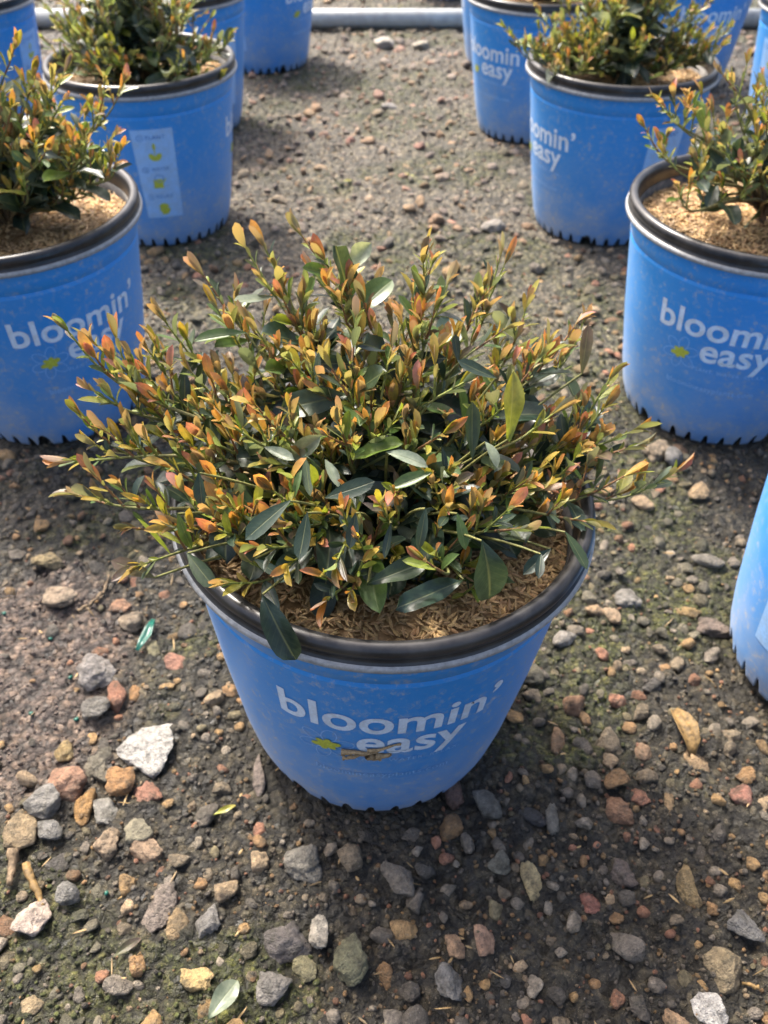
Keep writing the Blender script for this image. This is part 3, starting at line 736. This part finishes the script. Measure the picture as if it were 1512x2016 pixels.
# leaf mesh variants for the leaves that are objects of their own (unit length)
LV = {}
lr = np.random.default_rng(77)
for kind, pairs in KC.items():
    LV[kind] = []
    for q in range(6 if kind == 'dark' else 4):
        W = lr.uniform(.36, .48) if kind in ('dark', 'green', 'pale') else lr.uniform(.24, .34)
        V = leaf_local(T_BIG, 1, W, lr.uniform(.22, .6) if kind in ('dark', 'green', 'pale') else lr.uniform(.3, .85), lr.uniform(-.05, .45), lr.uniform(-.22, .22), lr.uniform(0, 6), lr.uniform(.45, .75))
        LV[kind].append(mesh_np('leaf', V, [T_BIG[2]], M_LEAF, leaf_cols(T_BIG, pairs[q % len(pairs)], lr), np.stack([T_BIG[1], T_BIG[0]], 1)))

def bez(p0, p1, p2, p3, n):
    t = np.linspace(0, 1, n)[:, None]
    return (1 - t) ** 3 * p0 + 3 * (1 - t) ** 2 * t * p1 + 3 * (1 - t) * t * t * p2 + t ** 3 * p3
def tube(P, r0, r1, seg=5):
    n = len(P); T = np.gradient(P, axis=0); T /= np.linalg.norm(T, axis=1, keepdims=True) + 1e-9
    ref = np.array([.31, .21, .93]); A = np.cross(T, ref); A /= np.linalg.norm(A, axis=1, keepdims=True) + 1e-9; B = np.cross(T, A)
    a = np.linspace(0, 2 * np.pi, seg, endpoint=False); rr = np.linspace(r0, r1, n)[:, None, None]
    V = P[:, None] + rr * (A[:, None] * np.cos(a)[None, :, None] + B[:, None] * np.sin(a)[None, :, None])
    j = np.arange(seg); j2 = (j + 1) % seg
    F = np.concatenate([np.stack([i * seg + j, i * seg + j2, (i + 1) * seg + j2, (i + 1) * seg + j], 1) for i in range(n - 1)])
    return V.reshape(-1, 3), F

class Shrub:
    def __init__(self, seed):
        self.r = np.random.default_rng(seed); self.leaves = []; self.branches = []; self.paths = []
    def leaf(self, p, d, up, L, kind, W=None): self.leaves.append((np.array(p), np.array(d, float), np.array(up, float), L, kind, W))
    def shoot(self, p, d, L, parts, young=1.0, lush=1.0):
        """a short leafy shoot: small upright leaves, brighter towards the tip"""
        r = self.r; d = d / np.linalg.norm(d)
        bend = np.array([0, 0, .35]) + r.normal(size=3) * .15
        P = bez(p, p + d * L * .33, p + d * L * .66 + bend * L * .12, p + d * L + bend * L * .25, 6)
        V, F = tube(P, .0010, .0005, 4)
        g = np.array([.21, .24, .05]) if r.random() < .6 else np.array([.24, .12, .05])
        parts.append((V, F, np.tile(g, (len(V), 1))))
        n = max(6, int(L / .0030 * lush)); phi = r.uniform(0, 6.28)
        tipmix = r.random()
        for i in range(n):
            t = (i + .6) / n; k = t * 5; i0 = min(int(k), 4); q = P[i0] + (P[i0 + 1] - P[i0]) * (k - i0)
            ax = P[i0 + 1] - P[i0]; ax /= np.linalg.norm(ax); phi += 2.4
            a_, s_, n_ = frame(ax, np.array([.1, .2, 1.]) + r.normal(size=3) * .2)
            rad = s_ * math.cos(phi) + n_ * math.sin(phi)
            spread = (.85 - .58 * t) + r.normal() * .14
            dd = ax * math.cos(spread) + rad * math.sin(spread)
            if t > .70:
                kind = r.choice(['orange', 'red', 'yellow', 'bronze', 'lime'], p=[.36, .13, .20, .13, .18]) if tipmix < .8 * young else r.choice(['lime', 'green', 'bronze'])
                Lf = r.uniform(.008, .018) * (1.0 - .25 * t)
            elif t > .42:
                kind = r.choice(['lime', 'yellow', 'green', 'orange', 'bronze', 'dark'], p=[.33, .20, .17, .09, .12, .09])
                Lf = r.uniform(.008, .018)
            else:
                kind = r.choice(['lime', 'green', 'dark', 'bronze', 'yellow'], p=[.20, .27, .38, .11, .04])
                Lf = r.uniform(.009, .022)
            if r.random() < .42: Lf *= .42; kind = 'lime' if r.random() < .5 else kind
            self.leaf(q, dd, -rad * .7 + ax * .6 + np.array([0, 0, .5]), Lf, kind)
        # bud of close leaves at the very tip
        ax = P[-1] - P[-2]; ax /= np.linalg.norm(ax)
        for i in range(3):
            a = r.uniform(0, 6.28); a_, s_, n_ = frame(ax, np.array([.2, .1, 1.])); rad = s_ * math.cos(a) + n_ * math.sin(a)
            kind = r.choice(['orange', 'red', 'yellow', 'bronze'], p=[.5, .18, .22, .10]) if r.random() < .85 * young else 'lime'
            self.leaf(P[-1] - ax * .001, ax + rad * r.uniform(.1, .32), -rad, r.uniform(.010, .021), kind)
    def branch(self, S, T, lush=1.0, young=1.0, r0=.0021, tipup=.5, mature=1.0, tmin=.26, size=1.0):
        r = self.r; S, T = np.array(S), np.array(T); v = T - S; Ln = np.linalg.norm(v)
        out = np.array([v[0], v[1], 0]); out /= np.linalg.norm(out) + 1e-6
        td = out * (1 - tipup) + np.array([0, 0, tipup]) + r.normal(size=3) * .12; td /= np.linalg.norm(td)
        T = T - td * .026 * size; v = T - S; Ln = np.linalg.norm(v)
        P = bez(S, S + v * .30 + np.array([0, 0, Ln * .22]) + r.normal(size=3) * Ln * .05, T - td * Ln * .32, T, 18)
        parts = []; self.paths.append(P)
        V, F = tube(P, r0, .0007, 6)
        k = np.repeat(np.linspace(0, 1, 18), 6)[:, None]
        parts.append((V, F, np.array([.16, .105, .06]) * (1 - k) + np.array([.20, .21, .06]) * k))
        phi = r.uniform(0, 6.28); s = tmin * Ln
        tan = np.gradient(P, axis=0); tan /= np.linalg.norm(tan, axis=1, keepdims=True)
        while s < Ln * .97:
            t = s / Ln; x = t * 17; i = min(int(x), 16); q = P[i] + (P[i + 1] - P[i]) * (x - i); ax = tan[i]; phi += 2.4
            a_, s_, n_ = frame(ax, np.array([0, 0, 1.])); rad = s_ * math.cos(phi) + n_ * abs(math.sin(phi)) * .8; rad /= np.linalg.norm(rad)
            if r.random() < mature * (1.15 - t):
                L = r.uniform(.024, .046) * (1.1 - .35 * t) * size
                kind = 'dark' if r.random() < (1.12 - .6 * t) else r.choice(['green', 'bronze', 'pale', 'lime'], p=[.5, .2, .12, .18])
                dr = rad.copy(); dr[2] *= .4
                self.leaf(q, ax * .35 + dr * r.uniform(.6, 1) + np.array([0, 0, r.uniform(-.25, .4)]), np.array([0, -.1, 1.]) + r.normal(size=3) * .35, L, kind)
            if t > .42 and r.random() < .74 * lush:
                up = np.array([0, 0, r.uniform(.7, 1.6)]); d = ax * r.uniform(.4, 1.1) + rad * .55 + up + r.normal(size=3) * .15
                self.shoot(q, d, r.uniform(.010, .028) * (1.15 - .35 * t) * size, parts, young, lush)
            s += r.uniform(.006, .0105) / max(lush, .5)
        self.shoot(T - tan[-1] * .002, td, r.uniform(.014, .026) * size, parts, young, 1.2)
        self.branches.append(parts)
    def inner_leaves(self, n, size=1.0):
        r = self.r
        for i in range(n):
            P = self.paths[r.integers(len(self.paths))]; k = r.integers(3, 14); ax = P[k + 1] - P[k]; ax /= np.linalg.norm(ax)
            a = r.uniform(0, 6.28); o = np.array([math.cos(a), math.sin(a), 0]) * .7 + np.array([P[k][0], P[k][1] - .03, 0]) / .10
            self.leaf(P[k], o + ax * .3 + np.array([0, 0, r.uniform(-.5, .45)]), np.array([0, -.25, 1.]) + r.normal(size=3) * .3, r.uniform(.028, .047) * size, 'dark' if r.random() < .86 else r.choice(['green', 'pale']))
    def build(self, root, n_obj=300):
        """branches, then the largest leaves as objects and the small rest as one part"""
        r = self.r
        for parts in self.branches:
            off = 0; FF = []
            for V, F, c in parts: FF.append(F + off); off += len(V)
            link('branch', mesh_np('branch', np.concatenate([p[0] for p in parts]), [np.concatenate(FF)], M_BARK, np.concatenate([p[2] for p in parts])), root)
        order = np.argsort([-l[3] for l in self.leaves]); VV, CC, UV, FF, off = [], [], [], [], 0
        for rank, i in enumerate(order):
            p, d, up, L, kind, W = self.leaves[i]; d, s, n = frame(d, up)
            if rank < n_obj:
                o = link('leaf', LV[kind][r.integers(len(LV[kind]))], root)
                ws = r.uniform(.85, 1.15) if W is None else W / .42
                o.matrix_local = Matrix(((d[0] * L, s[0] * L * ws, n[0] * L, p[0]), (d[1] * L, s[1] * L * ws, n[1] * L, p[1]), (d[2] * L, s[2] * L * ws, n[2] * L, p[2]), (0, 0, 0, 1)))
            else:
                W_ = L * (r.uniform(.22, .36))
                loc = leaf_local(T_SM, L, W_, r.uniform(.2, .9), r.uniform(-.2, .35), 0, 0, r.uniform(.45, .8))
                VV.append(loc[:, :1] * d + loc[:, 1:2] * s + loc[:, 2:] * n + p); pr = KC[kind]; CC.append(leaf_cols(T_SM, pr[r.integers(len(pr))], r))
                UV.append(np.stack([T_SM[1], T_SM[0]], 1)); FF.append(T_SM[2] + off); off += len(loc)
        if VV:
            tag(link('small_leaves', mesh_np('small_leaves', np.concatenate(VV), [np.concatenate(FF)], M_LEAF, np.concatenate(CC), np.concatenate(UV)), root), kind='stuff')

def dome_tips(r, n, rx, ry, h, zmin=.02, power=1.0):
    out = []
    for i in range(n):
        a = 2 * math.pi * (i * .618034 % 1) + r.normal() * .15; e = math.asin(min(1, (r.random() ** power) * .98 + .02)); k = r.uniform(.72, 1.0)
        out.append((rx * math.cos(a) * math.cos(e) * k, ry * math.sin(a) * math.cos(e) * k, max(zmin, h * math.sin(e) * k)))
    return out

# ---- the front shrub
mx, my, _ = POTC['main']
CR = np.array([mx + .008, my + .004, MULCH_Z])            # crown at mulch level
main = empty('shrub', CR)
S = Shrub(101)
TIPS = [(118, 640, .455), (165, 665, .46), (150, 752, .44), (148, 820, .42), (130, 912, .41), (118, 968, .39), (215, 1042, .37), (235, 745, .47), (270, 660, .49), (310, 615, .51), (345, 705, .47),
 (395, 535, .53), (420, 600, .50), (470, 470, .54), (520, 475, .55), (583, 465, .54), (605, 520, .52), (660, 560, .51), (700, 620, .47), (740, 552, .54), (790, 590, .53), (845, 462, .53), (880, 560, .51),
 (985, 492, .55), (965, 560, .53), (1050, 575, .53), (1010, 640, .49), (1075, 700, .47), (1140, 640, .50), (1165, 620, .52), (1205, 738, .49), (1190, 800, .46), (1255, 850, .46), (1270, 880, .45), (1335, 935, .44), (1235, 940, .42),
 (1190, 1035, .38), (1095, 960, .40), (1060, 1040, .37), (440, 830, .40), (500, 800, .41), (370, 850, .41), (300, 900, .40), (560, 700, .44), (640, 700, .45), (770, 680, .46), (860, 690, .46), (940, 740, .44),
 (620, 850, .39), (700, 870, .385), (900, 950, .37), (1000, 800, .41), (1110, 800, .44), (520, 960, .36), (440, 980, .36), (350, 960, .38), (745, 985, .35), (1010, 1000, .36), (820, 1100, .325), (240, 1125, .33), (690, 1190, .315), (620, 1200, .31),
 (420, 1160, .325), (480, 1085, .335), (560, 1125, .325), (430, 1050, .345), (655, 1125, .325), (400, 1010, .36), (545, 1035, .345), (330, 1040, .36), (700, 1060, .335), (880, 1000, .355), (560, 560, .52), (480, 620, .49), (880, 850, .40), (1160, 880, .42), (780, 820, .41)]
for (u, v, y) in TIPS:
    T = unproject(u, v, y=y) - CR
    if T[2] < .012: T[2] = .012
    st = np.array([T[0] * .10, T[1] * .10, 0]) + S.r.normal(size=3) * np.array([.008, .008, .002]); st[2] = abs(st[2])
    front = T[1] < -.08
    S.branch(st, T, lush=.95 if not front else .75, young=1.0, tipup=.55 if T[2] > .07 else .25, mature=.95 if not front else .6, tmin=.30)
for T in dome_tips(S.r, 26, .12, .12, .115, .03):
    S.branch(np.array([T[0] * .1, T[1] * .1, 0]), T, lush=.7, young=.75, mature=1.2, tmin=.2, size=1.12)
# big mature leaves one can make out: base pixel+depth, tip pixel+depth, width/length, colour
BIG = [((515, 1168, .318), (580, 1312, .287), .34, 'dark'), ((948, 1062, .338), (988, 1204, .318), .54, 'dark'), ((915, 1140, .340), (780, 1198, .318), .36, 'dark'), ((1112, 1046, .372), (1158, 1122, .352), .46, 'dark'),
 ((605, 1008, .340), (590, 1106, .322), .42, 'dark'), ((572, 985, .345), (478, 1062, .330), .42, 'dark'), ((838, 1000, .345), (824, 1088, .328), .46, 'dark'), ((722, 1150, .330), (838, 1106, .345), .36, 'dark'),
 ((1000, 868, .395), (1022, 730, .405), .40, 'lime'), ((486, 655, .48), (378, 668, .475), .34, 'green'), ((930, 905, .40), (928, 788, .42), .42, 'dark'), ((1145, 738, .47), (1160, 636, .485), .40, 'bronze'),
 ((978, 745, .43), (898, 712, .44), .40, 'dark'), ((306, 1138, .335), (218, 1100, .335), .42, 'bronze'), ((368, 1088, .345), (422, 1158, .325), .34, 'dark'), ((392, 930, .375), (398, 1000, .362), .50, 'dark'),
 ((600, 900, .39), (612, 980, .37), .42, 'dark'), ((520, 880, .40), (580, 905, .39), .42, 'pale'), ((760, 890, .395), (846, 908, .385), .34, 'pale'), ((640, 905, .39), (668, 960, .375), .55, 'pale'), ((955, 870, .40), (985, 915, .385), .60, 'pale'),
 ((585, 790, .43), (580, 850, .42), .50, 'green'), ((640, 980, .36), (740, 950, .37), .42, 'dark'), ((870, 880, .40), (880, 930, .39), .50, 'dark'), ((1085, 1080, .36), (1030, 1130, .345), .5, 'dark'), ((700, 1010, .345), (690, 1080, .335), .5, 'dark'),
 ((850, 930, .38), (770, 960, .375), .3, 'green'), ((900, 1010, .36), (920, 1085, .345), .42, 'green'), ((350, 1010, .365), (375, 1090, .35), .40, 'green'), ((1065, 1090, .35), (1060, 1140, .335), .55, 'dark'), ((770, 1030, .345), (760, 1100, .335), .5, 'dark'), ((500, 1100, .345), (560, 1140, .335), .5, 'dark')]
S.inner_leaves(185)
for (a, b, w, kind) in BIG:
    A, B = unproject(*a[:2], y=a[2]) - CR, unproject(*b[:2], y=b[2]) - CR
    q = np.linspace(0, 1, 8)[:, None]; st = np.array([A[0] * .25, A[1] * .25, .004]); md = (st + A) / 2 + np.array([0, 0, .012])
    tv, tf = tube((1 - q) ** 2 * st + 2 * q * (1 - q) * md + q * q * (A + (B - A) * .02), .0014, .0007, 5); S.branches.append([(tv, tf, np.tile([.17, .17, .05], (len(tv), 1)))])
    S.leaf(A, B - A, (np.array([0, -.45, .9]) if B[2] > A[2] - .02 else np.array([.1, -.9, .35])) + S.r.normal(size=3) * .1, float(np.linalg.norm(B - A)), kind, w)
S.build(main)
tv, tf = tube(np.array([[0, 0, -.02], [.001, 0, 0], [.002, .001, .012], [0, .002, .026]]), .0075, .004, 8)
link('trunk', mesh_np('trunk', tv, [tf], M_BARK, np.tile([.14, .09, .05], (len(tv), 1))), main)
tag(main, 'wide spreading shrub with orange bronze young tips and dark glossy leaves in the front pot', 'shrub', 'shrubs growing in the blue pots')

# ---- shrubs in the rows behind
def row_shrub(key, seed, n, rx, ry, h, label, young=.9, lush=.8, mature=.9, n_obj=160, extra=(), zoff=.02, stem=.0, size=1.15, shift=(0, 0), inner=60):
    px, py, _ = POTC[key]; c = np.array([px, py, MULCH_Z]); root = empty('shrub', c); Q = Shrub(seed)
    for T in dome_tips(Q.r, n, rx, ry, h, .03, .8):
        T = np.array(T) + [shift[0], shift[1], zoff]; st = np.array([T[0] * .06, T[1] * .06, stem * Q.r.uniform(.3, 1)])
        Q.branch(st, T, lush=lush, young=young, mature=mature, tmin=.30, size=size, r0=.0024)
    for (u, v, y) in extra:
        T = unproject(u, v, y=y) - c; Q.branch(np.array([T[0] * .06, T[1] * .06, stem * .6]), T, lush=lush, young=young, mature=mature * .8, tmin=.35, size=size, r0=.0024)
    Q.inner_leaves(inner)
    Q.build(root, n_obj)
    tv, tf = tube(np.array([[0, 0, -.02], [.001, 0, 0], [.002, .001, .02], [0, .002, max(.03, stem)]]), .0065, .0035, 8)
    link('trunk', mesh_np('trunk', tv, [tf], M_BARK, np.tile([.13, .085, .05], (len(tv), 1))), root)
    tag(root, label, 'shrub', 'shrubs growing in the blue pots'); return root
row_shrub('L1', 202, 54, .135, .12, .185, 'upright shrub with bright orange tips in the first pot behind the mud patch', extra=[(35, 90, .87), (75, 130, .85), (150, 130, .88), (215, 160, .86), (255, 140, .90), (30, 200, .82), (120, 200, .82), (240, 260, .84), (230, 310, .80), (100, 290, .78), (170, 260, .80)], n_obj=200)
row_shrub('R1', 203, 30, .12, .11, .15, 'sparse open shrub on a thin stem above bright bare mulch', lush=.65, mature=.8, stem=.035, inner=15, n_obj=200, zoff=.03, size=1.2,
          extra=[(1270, 170, .88), (1300, 210, .86), (1285, 290, .83), (1345, 180, .90), (1405, 130, .93), (1440, 165, .93), (1265, 250, .90), (1360, 270, .84), (1420, 300, .83), (1490, 150, .92), (1500, 250, .84), (1330, 350, .80)], shift=(.02, 0))
row_shrub('L2', 204, 58, .165, .13, .17, 'dense dark green shrub with few orange tips above the care panel pot', young=.55, lush=.7, mature=1.2, n_obj=160, extra=[(440, 150, 1.33), (420, 60, 1.38), (110, 40, 1.36), (90, 10, 1.4)], size=1.2)
row_shrub('R2', 205, 58, .16, .13, .17, 'dense olive green shrub with one low branch reaching over the neighbouring pot', young=.5, lush=.95, mature=.8, n_obj=160, extra=[(990, 60, 1.34), (1005, 75, 1.33), (1040, 70, 1.33), (1390, 40, 1.38), (1065, 110, 1.30), (1100, 115, 1.28)], size=1.1)
proto = row_shrub('R3', 207, 26, .14, .13, .17, 'leafy shrub in the pot with faded lettering behind the dense olive shrub', young=.6, lush=.7, mature=1.0, n_obj=0, size=1.25)
for k, lab in (('R0', 'leafy shrub in the dusty footed pot beside the front pot'), ('L3', 'leafy shrub directly behind the dense dark green shrub'), ('L4', 'leafy shrub in the pot touching the grey pipe'),
               ('R4', 'leafy shrub in the last pot of the row where the grey pipe ends'), ('LB', 'leafy shrub in the outer row pot behind the mud patch side'),
               ('RB', 'leafy shrub in the outer row pot with the long pale panel'), ('RC', 'leafy shrub in the outer row pot behind the dense olive shrub')):
    o = copy_tree(proto); o.location = (POTC[k][0], POTC[k][1], MULCH_Z); o.rotation_euler = (0, 0, 1.7 * ord(k[0]) + ord(k[1])); tag(o, lab, 'shrub', 'shrubs growing in the blue pots')

# ------------------------------------------------------------------ pipe behind the rows
V, F = lathe([(.0195, -1.3), (.0225, -1.3), (.0225, 1.3), (.0195, 1.3)], 40, True)
V = np.stack([V[:, 2], V[:, 0], V[:, 1]], 1)
tag(link('water_pipe', mesh_np('water_pipe', V, [F], M_PIPE), None, (0, 2.545, .0235)), 'long grey plastic pipe lying across the gravel behind the pots', 'pipe')

# ------------------------------------------------------------------ litter one can single out
def ground_leaf(u, v, L, ang, kind, label, cat='leaf', lift=.008):
    P = unproject(u, v, z=.008); z = float(height(np.array([P[0]]), np.array([P[1]]))[0]) + lift
    o = link('fallen_leaf', LV[kind][1], None, (P[0], P[1], z)); o.scale = (L, L, L); o.rotation_euler = (.15, -.12, R(ang)); tag(o, label, cat)
ground_leaf(418, 1600, .019, 25, 'lime', 'single fallen yellow green leaf on the gravel left of the front pot foot')
ground_leaf(412, 2012, .030, 55, 'pale', 'long pale green fallen leaf in the moss')
ground_leaf(222, 1885, .022, 40, 'bronze', 'small bronze and yellow fallen sprig leaf in the moss')
ground_leaf(672, 360, .022, 10, 'lime', 'fallen yellow leaf on the silted strip between the rows', lift=.004)
ground_leaf(815, 345, .022, 150, 'lime', 'fallen yellow leaf next to pale stones on the silted strip', lift=.004)
def stick(u0, v0, u1, v1, rad, mat, name, label, cat, wob=.03):
    A, B = unproject(u0, v0, z=.010), unproject(u1, v1, z=.010)
    r = np.random.default_rng(int(u0)); n = 9; P = A + (B - A) * np.linspace(0, 1, n)[:, None] + r.normal(size=(n, 3)) * rad * wob * 3
    P[:, 2] = height(P[:, 0], P[:, 1]) + rad * 1.2 + .002
    V, F = tube(P, rad, rad * .6, 8); V = V + (P.repeat(8, 0) - V) * (.55 * r.random((len(V), 1)) - .12); c0 = len(V)
    V = np.concatenate([V, P[:1], P[-1:]]); m = len(P) - 1; j = np.arange(8); j2 = (j + 1) % 8
    T3 = np.concatenate([np.stack([j2, j, np.full(8, c0)], 1), np.stack([m * 8 + j, m * 8 + j2, np.full(8, c0 + 1)], 1)])
    tag(link(name, mesh_np(name, V, [F, T3], mat), None), label, cat)
stick(46, 1698, 80, 1775, .0038, M_DRY, 'twig', 'thick yellow broken twig lying against the pale cream triangular stone', 'twig')
stick(24, 1670, 16, 1738, .0046, M_TWIG, 'bark_piece', 'grey brown strip of bark beside the thick yellow twig', 'bark')
stick(150, 1195, 200, 1170, .0022, M_TWIG, 'twig', 'thin brown twig on the upper edge of the mud patch', 'twig')
stick(190, 1175, 215, 1130, .0022, M_TWIG, 'twig', 'short brown twig crossing the end of another twig', 'twig')
stick(1500, 1940, 1470, 1925, .0018, M_DRY, 'straw', 'yellow straw piece lying on dark wet gravel', 'straw')
# curled dry leaf and green scrap: bent strips
def strip(name, pts, width, mat, label, cat, curl=.5, thick=.0005):
    P = np.array([unproject(u, v, z=.012) for u, v in pts]); n = len(P)
    P[:, 2] = height(P[:, 0], P[:, 1]) + .006 + .003 * np.sin(np.linspace(0, 3.1, n))
    T = np.gradient(P, axis=0); T /= np.linalg.norm(T, axis=1, keepdims=True); Sd = np.cross(T, [0, 0, 1.0]); w = width * np.sin(np.linspace(.35, 2.8, n))[:, None]
    V = []
    for s in (-1, -.5, 0, .5, 1): V.append(P + Sd * w * s * .5 + np.array([0, 0, 1]) * (curl * w * s * s * .5))
    V = np.stack(V, 1).reshape(-1, 3); i = (np.arange(n - 1)[:, None] * 5 + np.arange(4)[None]).ravel(); F = np.stack([i, i + 1, i + 6, i + 5], 1)
    o = link(name, mesh_np(name, V, [F], mat)); md = o.modifiers.new('thick', 'SOLIDIFY'); md.thickness = thick; tag(o, label, cat)
strip('dry_leaf', [(1328, 1390), (1338, 1412), (1350, 1436), (1362, 1462), (1368, 1478)], .017, M_DRY, 'curled golden dry leaf on the gravel beside the dusty footed pot', 'leaf', 1.1)
strip('plastic_scrap', [(268, 1274), (280, 1256), (287, 1242), (292, 1230), (300, 1212)], .009, M_GREENFOIL, 'small torn dark green plastic scrap on the gravel', 'plastic scrap', .6)
for i, (u, v) in enumerate([(8, 1208), (98, 1255), (138, 1333), (62, 1406), (148, 1411), (205, 1750), (450, 1745)]):
    P = unproject(u, v, z=.006); Vv, Fv = stone_shape(np.random.default_rng(i), 1)
    o = link('plastic_granule', mesh_np('plastic_granule', Vv * .0022, [Fv], M_GREENFOIL), None, (P[0], P[1], float(height(P[:1], P[1:2])[0]) + .002))
    tag(o, 'tiny dark green plastic granule scattered around the mud patch', 'granule', 'green plastic granules')
# dry plant scrap stuck on the lettering of the front pot
bits = []
off = 0; FF = []
for (a0, z0, a1, z1, wd) in [(-.020, .1215, .004, .1245, .0042), (-.003, .1200, .006, .1135, .0060), (-.016, .1150, -.004, .1210, .0030), (-.003, .1260, .019, .1330, .0028), (.002, .1180, .0125, .1190, .0050), (-.0195, .1120, -.014, .1165, .0030)]:
    q = np.linspace(0, 1, 7)[:, None]; fl = np.array([a0, z0]) * (1 - q) + np.array([a1, z1]) * q
    fl[:, 1] += np.sin(q[:, 0] * 5 + a0 * 900) * .0008
    rm = prad(.13); rr = prad(fl[:, 1]) + .0012
    P = np.stack([mx + rr * np.sin(fl[:, 0] / rm), my - rr * np.cos(fl[:, 0] / rm), fl[:, 1] - .002], 1)
    V, F = tube(P, wd * .5, wd * .22, 6); V = V + (vnoise(V[:, 0] * 900, V[:, 2] * 900, 3) - .5)[:, None] * .0012
    bits.append(V); FF.append(F + off); off += len(V)
tag(link('dry_plant_scrap', mesh_np('dry_plant_scrap', np.concatenate(bits), [np.concatenate(FF)], plain('dry_scrap', (.30, .21, .11), .8, 600, .5, .8))), 'dried brown plant scrap stuck on the lettering of the front pot', 'plant scrap')
